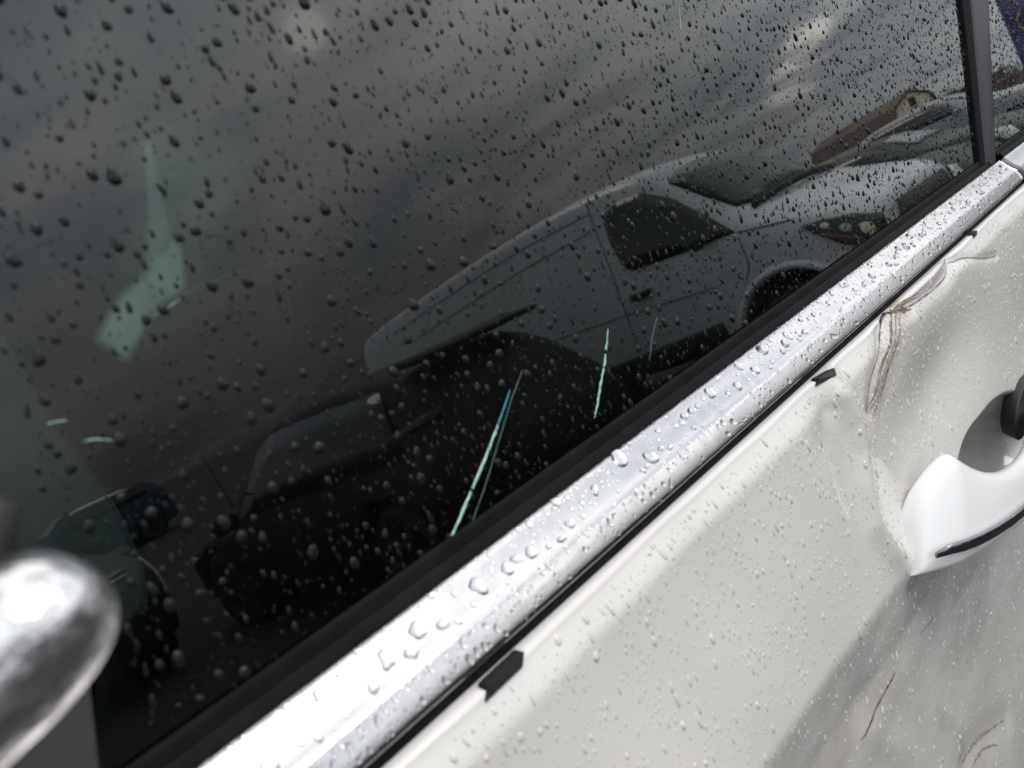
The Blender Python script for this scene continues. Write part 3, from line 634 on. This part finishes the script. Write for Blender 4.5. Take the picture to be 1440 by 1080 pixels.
for sgn, ax in ((0, 'side'), (1, 'far')):
    hl = panel('headlight', van, bv, [(.265, .80), (.34, .78), (.52, .87), (.76, 1.10), (.62, 1.085), (.40, 1.03), (.27, .96)], ax, 'carglass', .014, 4)
    wy = -1 if ax == 'side' else 1
    for (u_, z_, r_, m_) in ((.37, .905, .070, 'cream'), (.48, .965, .050, 'lamp'), (.60, 1.035, .036, 'cream')):
        q = surf(bv, u_, z_, ax, .022)
        if q is not None: mesh('lamp_bowl', [q+Vector((r_*math.cos(t), wy*.004*(1 if k % 2 else 0), r_*.8*math.sin(t))) for k, t in enumerate(np.linspace(0, 6.0, 14))]+[q+Vector((0, wy*.012, 0))], [(k, (k+1) % 14, 14) for k in range(14)], m_, hl, False)
    mk = panel('side_marker', van, bv, [(.36, .80), (.46, .835), (.66, 1.00), (.60, .99), (.44, .90)], ax, 'amber', .019, 2)
    panel('rocker', van, bv, [(1.62, .445), (3.95, .445), (3.95, .60), (1.62, .66)], ax, 'black', .006, 4)
    if sgn == 0:
        for pts in ([(2.50, 2.06), (2.46, 1.75), (2.43, 1.40), (2.44, 1.0), (2.46, .68)], [(2.52, 1.775), (3.4, 1.755), (4.3, 1.70), (5.2, 1.63)], [(1.55, .93), (2.0, .965), (2.44, 1.0)],
                    [(2.44, 1.0), (3.3, 1.04), (4.2, 1.08), (5.5, 1.05)], [(1.23, 1.22), (1.23, 1.0), (1.30, .9)], [(2.50, 1.92), (3.3, 1.93), (4.3, 1.89), (5.5, 1.80)]):
            seam(van, bv, pts, w=.0045)
        seam(van, bv, [(.80, 1.17), (1.22, 1.25)], w=.006)
        mesh('door_handle', *box((2.22, .012, 1.115), (.20, .05, .045)), 'black', van)
    else:
        mesh('door_handle', *box((2.22, VW-.012, 1.115), (.20, .05, .045)), 'black', van)
for k, (u, r) in enumerate(((1.03, .46), (4.45, .44))):                                     # arch lips
    for w_, d in ((-.012, 1), (VW+.012, -1)):
        P = [(u+r*1.06*math.cos(t), w_+d*.035, .40+r*1.06*math.sin(t)) for t in np.linspace(-.05, math.pi+.05, 24)]
        mesh('arch_lip', *tube(P, .045, 8, side=Vector((0, 1, 0)), flat=.8), 'vanpaint', van)
    wheel(van, u, .045, .36, 1); wheel(van, u, VW-.045, .36, -1)
    mesh('wheel_housing', *lathe([(.50, .07), (.50, .40), (.001, .40)], (u, 0, .42), 1), 'black', van); mesh('wheel_housing', *lathe([(.50, .07), (.50, .40), (.001, .40)], (u, VW, .42), -1), 'black', van)
for sgn in (0, 1):
    w_ = -.16 if sgn == 0 else VW+.16
    o = mesh('wing_mirror', *box((1.52, w_+(.12 if sgn == 0 else -.12), 1.30), (.05, .12, .10)), 'black', van); bevel(o, .015)
mesh('wiper', *tube([(1.10, .45, 1.43), (1.18, 1.1, 1.47)], .012, 6), 'black', van)
mesh('cowl_panel', *tube([(1.10, .22, 1.385), (1.07, .66, 1.415), (1.06, 1.1, 1.425), (1.07, 1.54, 1.415), (1.10, 1.98, 1.385)], .030, 8, flat=.6), 'black', van)

# --- generic passenger car used for the others
def make_car(name, loc, rz, W, length, hood, roof, m, label, cab=(.30, .95), glass='carglass', sc=1.0):
    t = empty(name, loc, rz); t.scale = (sc,)*3; tag(t, label, 'car'); Ln = length; c0, c1 = cab[0]*Ln, cab[1]*Ln; bz = hood-.02
    st = [(0, .32, (.30, .50), (.32, .62), (.42, .66), .68), (.06, .25, (.12, .52), (.14, .68), (.30, .74), .76), (.25, .22, (.03, .56), (.05, hood-.16), (.22, hood-.10), hood-.08), (c0*.6, .24, (0, .58), (.03, hood-.06), (.18, hood-.01), hood+.02),
          (c0-.05, .24, (0, .60), (.03, bz), (.18, hood+.02), hood+.05), (c0+.10, .24, (0, .60), (.035, bz+.01), (.20, hood+.10), hood+.13), (c0+.75, .24, (0, .60), (.04, bz+.02), (.30, roof-.07), roof-.02), (c0+1.05, .24, (0, .60), (.04, bz+.03), (.29, roof-.035), roof),
          ((c0+c1)/2+.3, .24, (0, .60), (.04, bz+.04), (.29, roof-.03), roof+.005), (c1-.55, .24, (0, .60), (.045, bz+.04), (.31, roof-.08), roof-.04), (c1-.12, .26, (.01, .62), (.06, bz+.03), (.33, roof-.22), roof-.17), (min(c1+.02, Ln-.05), .28, (.03, .62), (.08, bz), (.25, bz+.08), bz+.10),
          (Ln, .36, (.12, .62), (.16, bz-.12), (.30, bz-.05), bz-.03)]
    fr, rr = .19*Ln, .80*Ln
    b, bvh = body_obj(t, st, W, m, [(fr, .33, .37), (rr, .33, .37)], 2)
    sw = [(c0+.42, bz+.07), (c0+1.15, bz+.09), (c1-.55, bz+.10), (c1-.42, bz+.14), (c1-.62, roof-.13), (c0+1.3, roof-.085), (c0+1.0, roof-.09), (c0+.75, roof-.16)]
    for ax in ('side', 'far'):
        panel('side_window', t, bvh, sw, ax, 'carglass', .008, 2)
        panel('headlight', t, bvh, [(.12, .56), (.28, .57), (.55, hood-.13), (.42, hood-.13), (.20, hood-.19), (.13, .64)], ax, 'lamp', .012, 2)
        if m != 'blackpaint': panel('tail_light', t, bvh, [(Ln-.35, bz-.22), (Ln-.10, bz-.22), (Ln-.12, bz-.06), (Ln-.30, bz-.05)], ax, 'red', .012, 2)
        seam(t, bvh, [(c0+.20, bz+.03), (c0+.18, .6), (c0+.22, .34)], ax, .005); seam(t, bvh, [(c0+1.3, bz+.06), (c0+1.28, .6), (c0+1.3, .34)], ax, .005)
    panel('windshield', t, bvh, [(.24, hood+.13), (.6, hood+.145), (W/2, hood+.15), (W-.6, hood+.145), (W-.24, hood+.13), (W-.36, roof-.10), (W/2, roof-.055), (.36, roof-.10)], 'front', glass, .008, 3)
    panel('grille', t, bvh, [(.48, .42), (W-.48, .42), (W-.50, .60), (.50, .60)], 'front', 'black', .012, 2)
    for (u) in (fr, rr):
        rm = 'darkrim' if m in ('blackpaint', 'bluepaint') else 'rim'; wheel(t, u, .04, .32, 1, rm); wheel(t, u, W-.04, .32, -1, rm)
        mesh('wheel_housing', *lathe([(.40, .06), (.40, .35), (.001, .35)], (u, 0, .34), 1), 'black', t); mesh('wheel_housing', *lathe([(.40, .06), (.40, .35), (.001, .35)], (u, W, .34), -1), 'black', t)
    for w_ in (-.09, W+.09):
        o = mesh('wing_mirror', *box((c0+.52, w_, bz+.10), (.10, .20, .12)), m, t); bevel(o, .03)
    return t, bvh
RZ = math.radians(-90)
dk, dbv = make_car('parked_hatchback', (4.10, -7.05, 0), math.radians(90), 1.55, 4.05, .77, 1.36, 'blackpaint', 'black hatchback parked tail-out beside the white van, reflected low in the window', cab=(.24, .97))
panel('badge_plate', dk, dbv, [(1.14, .74), (1.30, .73), (1.31, .87), (1.15, .88)], 'far', 'silverpaint', .006, 2)['label'] = 'small pale square plate on the front wing'
mesh('antenna', *tube([(1.10, 1.35, .80), (1.02, 1.35, 1.34)], .006, 6), 'black', dk)
panel('tail_light_strip', dk, dbv, [(3.42, .955), (3.80, .985), (3.80, 1.035), (3.42, .98)], 'far', 'amber', .010, 2)
mesh('roof_spoiler', *box((3.62, .775, 1.305), (.34, .95, .03), Matrix.Rotation(.10, 3, 'Y')), 'blackpaint', dk)
nk, nbv = make_car('parked_sedan', (.45, -6.3, 0), RZ, 1.85, 4.7, .98, 1.38, 'blackpaint', 'black sedan facing the window from across the aisle', cab=(.28, .9))
for z_ in (.84, .80):
    P = [surf(nbv, w_, z_, 'front', .012) for w_ in np.linspace(.28, 1.57, 9)]
    mesh('grille_bar', *tube([p for p in P if p is not None], .010, 6), 'chrome', nk)
make_car('parked_car', (5.0, -25.5, 0), 0, 1.9, 4.2, 1.12, 1.72, 'bluepaint', 'blue car far across the lot, reflected above the black sedan', cab=(.2, .97))
make_car('parked_car', (9.3, -2.3, 0), math.radians(-91), 1.85, 4.6, .98, 1.46, 'greenpaint', 'dark green car parked on the far side of the white van', sc=.92)
make_car('parked_car', (13.0, -2.6, 0), math.radians(-88), 1.85, 4.6, .95, 1.42, 'greypaint', 'grey car two bays beyond the white van', sc=.9)
make_car('parked_car', (20.5, -3.4, 0), math.radians(-92), 1.85, 4.6, 1.0, 1.5, 'silverpaint', 'silver car farthest along the row behind the pillar')

# ------------------------------------------------------------------ far things on the horizon
def polar(az, d, z=0.): a = math.radians(az); return Vector((d*math.sin(a), -d*math.cos(a), z))
barn = empty('barn', polar(73.0, 190)); tag(barn, 'long brown-roofed barn with a cream gambrel gable end', 'barn')
ax = (polar(67.6, 265)-polar(73.0, 190)); ln_ = ax.length; ax.normalize(); sd_ = Vector((-ax.y, ax.x, 0))
if sd_.dot(polar(90, 1)) > 0: sd_ = sd_
barn.rotation_euler = (0, 0, math.atan2(ax.y, ax.x))
GB = [(-3.9, 0), (-3.9, 2.2), (-3.1, 4.8), (0, 6.6), (3.1, 4.8), (3.9, 2.2), (3.9, 0)]
mesh('gable_wall', [(0, y, z) for y, z in GB]+[(.3, y, z) for y, z in GB], [tuple(range(7)), tuple(range(13, 6, -1))]+[(i, 7+i, 7+(i+1) % 7, (i+1) % 7) for i in range(7)], 'cream', barn, False)
bw = [(.31, y, z) for y, z in GB]+[(ln_, y, z) for y, z in GB]
mesh('side_wall', bw, [(0, 7, 8, 1), (5, 12, 13, 6), tuple(range(13, 6, -1))], 'cream', barn, False)
RB = [(-4.2, 2.0), (-3.35, 4.95), (0, 6.85), (3.35, 4.95), (4.2, 2.0)]
o = mesh('roof', [(-.5, y, z) for y, z in RB]+[(ln_+.4, y, z) for y, z in RB], [(i, i+1, 6+i, 5+i) for i in range(4)], 'roofbrown', barn, False); o.modifiers.new('s', 'SOLIDIFY').thickness = .18
mesh('loft_window', *box((-.06, 0, 4.6), (.1, 1.2, 1.7)), 'black', barn, False)
mesh('barn_door', *box((-.06, 0, 1.4), (.1, 2.2, 2.8)), 'roofbrown', barn, False)
lb = empty('low_building', polar(75.6, 170)); lb.rotation_euler = (0, 0, math.radians(-14.5)); tag(lb, 'low flat building with pale columns right of the barn', 'building')
mesh('wall', *box((0, 0, 1.1), (.4, 12, 2.2)), 'greypaint', lb, False); mesh('roof', *box((0, 0, 2.4), (3, 13, .35)), 'black', lb, False)
for k in range(6): mesh('column', *box((-.8, -5+2*k, 1.15), (.5, .8, 2.1)), 'concrete', lb, False)
pole = empty('lamp_post', polar(69.1, 150)); tag(pole, 'thin lamp post with two heads above the barn roof', 'lamp post')
mesh('post', *tube([(0, 0, 0), (0, 0, 4.6)], [.12, .08], 8), 'steel', pole); pole.rotation_euler = (0, 0, math.radians(-20))
for s_ in (-1, 1): mesh('lamp_head', *box((0, .65*s_, 4.62), (.35, 1.0, .18), Matrix.Rotation(.12*s_, 3, 'X')), 'steel', pole, False)
def scrub(name, loc, r, hgt, n, m, label, cat):
    t = empty(name, loc); tag(t, label, cat); parts_ = []
    for k in range(n):
        a = random.uniform(0, 6.28); q = r*math.sqrt(random.random()); b = Vector((q*.3*math.cos(a), q*.3*math.sin(a), 0)); e = Vector((q*math.cos(a), q*math.sin(a), hgt*random.uniform(.55, 1)))
        parts_.append(tube([b, b.lerp(e, .5)+Vector((random.uniform(-.1, .1)*r, random.uniform(-.1, .1)*r, 0)), e], [.03*r, .018*r, .006*r], 4))
    mesh('twigs', *join(parts_), m, t)
    Vl, Fl = [], []
    for k in range(n*14):
        a = random.uniform(0, 6.28); q = r*math.sqrt(random.random()); z = hgt*random.uniform(.25, 1)*(1-.3*q/r); c = Vector((q*math.cos(a), q*math.sin(a), z)); s2 = .06*r
        u_ = Vector((random.gauss(0, 1), random.gauss(0, 1), random.gauss(0, 1))).normalized()*s2; v_ = u_.orthogonal().normalized()*s2*.6; n0 = len(Vl); Vl += [c-u_, c+v_, c+u_, c-v_]; Fl.append((n0, n0+1, n0+2, n0+3))
    o = mesh('foliage', Vl, Fl, m, t, False); o['kind'] = 'stuff'
scrub('brown_bush', polar(77.6, 42), 1.0, 1.9, 60, 'twig', 'bare brown bush reflected in the rear window beside the pillar', 'bush')
scrub('evergreen_tree', polar(74.9, 160), 1.3, 3.6, 60, 'leaf', 'small dark tree above the low flat building', 'tree')
fl = empty('feather_banner', polar(79.1, 21)); tag(fl, 'tall navy banner with gold strokes at the edge of the rear window', 'banner'); fl.rotation_euler = (0, 0, math.radians(-11))
mesh('banner_pole', *tube([(0, -.02, 0), (0, -.02, 3.2)], .025, 8), 'steel', fl)
bn = mesh('banner_cloth', [(.03*math.sin(k*1.1), .02+.0*k, .9+.15*k) for k in range(15)]+[(.05*math.sin(k*1.1+.7), .62-.012*max(0, k-8)**2*.6, .9+.15*k) for k in range(15)], [(k, k+1, 16+k, 15+k) for k in range(14)], 'navy', fl); bn.modifiers.new('s', 'SOLIDIFY').thickness = .01
mesh('gold_stroke', *tube([(-.04, .28+.08*math.sin(k*1.7), 1.1+.16*k) for k in range(11)], .018, 5), 'gold', bn)

# ------------------------------------------------------------------ rain
def drop_template(seed, rings, seg, H=.55, sag=.25, irr=.14, tail=0.):
    r_ = random.Random(seed); cs_ = [(r_.uniform(-irr, irr)/k, r_.uniform(0, 6.28), k) for k in (2, 3, 4, 5)]
    V = [(0, -sag*.35, H)]; Fc = []
    for i in range(1, rings+1):
        p = math.sin(i/rings*math.pi/2)
        for j in range(seg):
            th = 2*math.pi*j/seg; rad = p*(1+sum(a*math.cos(k*th+ph) for a, ph, k in cs_))
            x, y = rad*math.cos(th), rad*math.sin(th)
            if y > 0: y *= 1+tail; x *= 1-.35*min(1, y*.5)*min(1, tail*2)
            z = H*math.sqrt(max(0, 1-p*p)); y -= sag*z*.6
            V.append((x, y, z if i < rings else -.04))
    for j in range(seg): Fc.append((0, 1+j, 1+(j+1) % seg))
    for i in range(rings-1):
        for j in range(seg): a = 1+i*seg; b = a+seg; Fc.append((a+j, b+j, b+(j+1) % seg, a+(j+1) % seg))
    return np.array(V), Fc
big_t = [drop_template(100+i, 6, 20, H=random.uniform(.45, .7), sag=.4, irr=.20, tail=random.choice([0, .1, .2, .35, .6])) for i in range(14)]
small_t = [drop_template(200+i, 3, 9, H=random.uniform(.4, .7), sag=.35, irr=.15, tail=random.choice([0, .2, .5, .9])) for i in range(10)]
flat_t = [drop_template(300+i, 7, 24, H=random.uniform(.26, .42), sag=.15, irr=.44, tail=.15) for i in range(12)]
def build_template_meshes(ts, m, nm):
    out = []
    for V, Fc in ts:
        me = bpy.data.meshes.new(nm); me.from_pydata(V.tolist(), [], Fc); me.materials.append(M[m]); me.polygons.foreach_set('use_smooth', [True]*len(me.polygons)); out.append(me)
    return out
def basis(pos, normal, upv, ang, sx, sy, sz):
    n_ = normal.normalized(); u_ = (upv-n_*upv.dot(n_)).normalized(); x_ = u_.cross(n_)
    ca, sa = math.cos(ang), math.sin(ang); X = x_*ca+u_*sa; Y = u_*ca-x_*sa
    return Matrix(((X.x*sx, Y.x*sy, n_.x*sz, pos.x), (X.y*sx, Y.y*sy, n_.y*sz, pos.y), (X.z*sx, Y.z*sy, n_.z*sz, pos.z), (0, 0, 0, 1)))
def scatter(items, top, big, small, m, name, where, group, stuff_label):
    """items: (pos, normal, up, ang, r, elong, height scale). The largest in the picture become objects, the rest one stuff mesh."""
    items = sorted(items, key=lambda q: -q[4]/(q[0]-CAMP).length)
    mes = build_template_meshes(big, m, name); seen = set()
    for i, (p, n_, u_, a, r, el, hz) in enumerate(items[:top]):
        o = bpy.data.objects.new(name, mes[i % len(mes)]); COL.objects.link(o); o.matrix_world = basis(p, n_, u_, a, r, r*el, r*hz); lab = where(p); tag(o, ('largest ' if lab not in seen else '')+lab, 'raindrop', group); seen.add(lab)
    VV, FF, nb = [], [], 0
    for i, (p, n_, u_, a, r, el, hz) in enumerate(items[top:]):
        ts = small if r/(p-CAMP).length < .0035 else big
        V, Fc = ts[i % len(ts)]; mt = np.array(basis(p, n_, u_, a, r, r*el, r*hz)); VV.append(V@mt[:3, :3].T+mt[:3, 3]); FF += [tuple(k+nb for k in f) for f in Fc]; nb += len(V)
    if VV:
        o = mesh(name+'s', np.concatenate(VV).tolist(), FF, m); tag(o, stuff_label, 'raindrops', None, 'stuff')
class Darts:
    def __init__(s, cell): s.c = cell; s.d = {}
    def ok(s, x, y, r):
        i, j = int(x//s.c), int(y//s.c)
        for a in (-1, 0, 1):
            for b in (-1, 0, 1):
                for (px, py, pr) in s.d.get((i+a, j+b), ()):
                    if (px-x)**2+(py-y)**2 < ((pr+r)*1.05)**2: return False
        s.d.setdefault((i, j), []).append((x, y, r)); return True
# window glass
it = []; D = Darts(.006); UPG = Vector((0, ST, CT))
rad = sorted([random.uniform(.0013, .0023) for _ in range(640)]+[min(.0019, .00075*math.exp(random.gauss(0, .40))) for _ in range(6200)]+[.00033*math.exp(random.gauss(0, .3)) for _ in range(6500)], reverse=True)
for r in rad:
    for _ in range(4):
        x = .03+1.25*random.random(); s_ = .004+.225*random.random()
        if e1(s_)-.002 < x < e3(s_)+.009: continue
        if x < .066 and s_ < .1: continue
        if D.ok(x, s_, r*1.25):
            it.append((gp(x, s_, 0), GN, UPG, random.gauss(.12, .20), r*random.uniform(.8, 1), random.choice([1.0, 1.1, 1.2, 1.35, 1.5, 1.5, 2.0]) if r < .0013 else random.uniform(1.0, 1.3), random.uniform(.65, .95))); break
scatter(it, 170, big_t, small_t, 'bead', 'raindrop', lambda p: 'dark raindrop on the window glass '+('close to the black door pillar' if p.x > .80 else 'just above the black rubber lip' if p.z-HB < .035 else 'left of the pale cloth strap' if p.x < .12 else 'around and just right of the cloth strap' if p.x < .22 else 'over the middle, left of the van roof' if p.x < .36 else 'over or above the reflected van cab'), 'raindrops on the window glass', 'fine dark rain specks over the tinted window glass')
# chrome strip
def chrome_at(x, k):
    i = int(k*(len(CHC)-1)); i = max(1, min(len(CHC)-2, i)); y, z = CHC[i]; dy, dz = CHC[i+1][0]-CHC[i-1][0], CHC[i+1][1]-CHC[i-1][1]
    n_ = Vector((0, dz, -dy)).normalized()
    if n_.dot(Vector((0, -.6, .8))) < 0: n_ = -n_
    return Vector((x, y, z+HB)), n_
it = []; D = Darts(.012)
def add_chrome(cnt, k0, k1, r0, r1, el, hz, spread=1.):
    for _ in range(cnt):
        x = .06+.95*random.random()**1.7; k = random.uniform(k0, k1); r = random.uniform(r0, r1)*random.uniform(.6, 1); p, n_ = chrome_at(x, k)
        if D.ok(x, k*.040, r*1.1): it.append((p-n_*.00005, n_, Vector((0, .5, 1)), random.gauss(0, .25)+random.choice([0, 0, 1.57])*spread, r, random.uniform(*el), hz))
add_chrome(150, .30, .42, .0026, .0050, (.55, .85), 1.3); add_chrome(260, .27, .46, .0011, .0022, (.8, 1.2), 1.5)
add_chrome(700, .24, .50, .0004, .0009, (.8, 1.3), 1.7); add_chrome(230, .60, .78, .0008, .0018, (1.0, 1.6), 1.6, 0); add_chrome(900, .55, .80, .00035, .0007, (1.0, 1.8), 1.6, 0)
add_chrome(3600, .20, .38, .00028, .0007, (.7, 1.6), 1.7)
scatter(it, 70, flat_t, small_t, 'water', 'raindrop', lambda p: 'clear raindrop on the chrome strip '+('near the big black clip' if p.x < .24 else 'between the two larger black clips' if p.x < .45 else 'above the dented part of the door'), 'raindrops on the chrome strip', 'tiny clear rain beads along the chrome belt strip')
# door skin
it = []; D = Darts(.006)
rad = sorted([min(.0019, .00078*math.exp(random.gauss(0, .38))) for _ in range(4200)]+[.00036*math.exp(random.gauss(0, .25)) for _ in range(9000)], reverse=True)
PX = rng.uniform(.08, .95, 90000); PZ = -.036-.40*rng.random(90000)**1.25; PY = door_y(PX, PZ); e_ = .0015
GX = (door_y(PX+e_, PZ)-door_y(PX-e_, PZ))/(2*e_); GZ = (door_y(PX, PZ+e_)-door_y(PX, PZ-e_))/(2*e_); q_ = 0
for r in rad:
    for _ in range(5):
        q_ += 1; x, z = PX[q_], PZ[q_]
        if ((x-.705)/.125)**2+((z+.205)/.06)**2 < 1 or (z < -.165 and random.random() < .6): continue
        if D.ok(x, z, r*1.3):
            n_ = Vector((GX[q_], -1, GZ[q_])).normalized(); it.append((Vector((x, PY[q_], z+HB))-n_*.00003, n_, Vector((0, 0, 1)), random.gauss(0, .12), r*.85, random.choice([1.1, 1.4, 1.8, 2.4]), random.uniform(.75, 1.1))); break
for k in range(0):                        # flat puddles on the ledge under the chrome
    x = .16+.30*random.random(); z = -.036-.004*random.random(); n_ = dp(x, z)[1]; it.append((dp(x, z)[0], n_, Vector((1, 0, 0)), random.gauss(0, .2), random.uniform(.0015, .0030), 1.4, .25))
scatter(it, 60, big_t, small_t, 'beaddoor', 'raindrop', lambda p: 'clear raindrop on the white door '+('below the handle, on the scuffed lower panel' if p.z-HB < -.17 else 'left of the vertical ridge' if p.x < .44 else 'around the dent above the handle'), 'raindrops on the white door', 'fine clear rain specks over the white door skin')
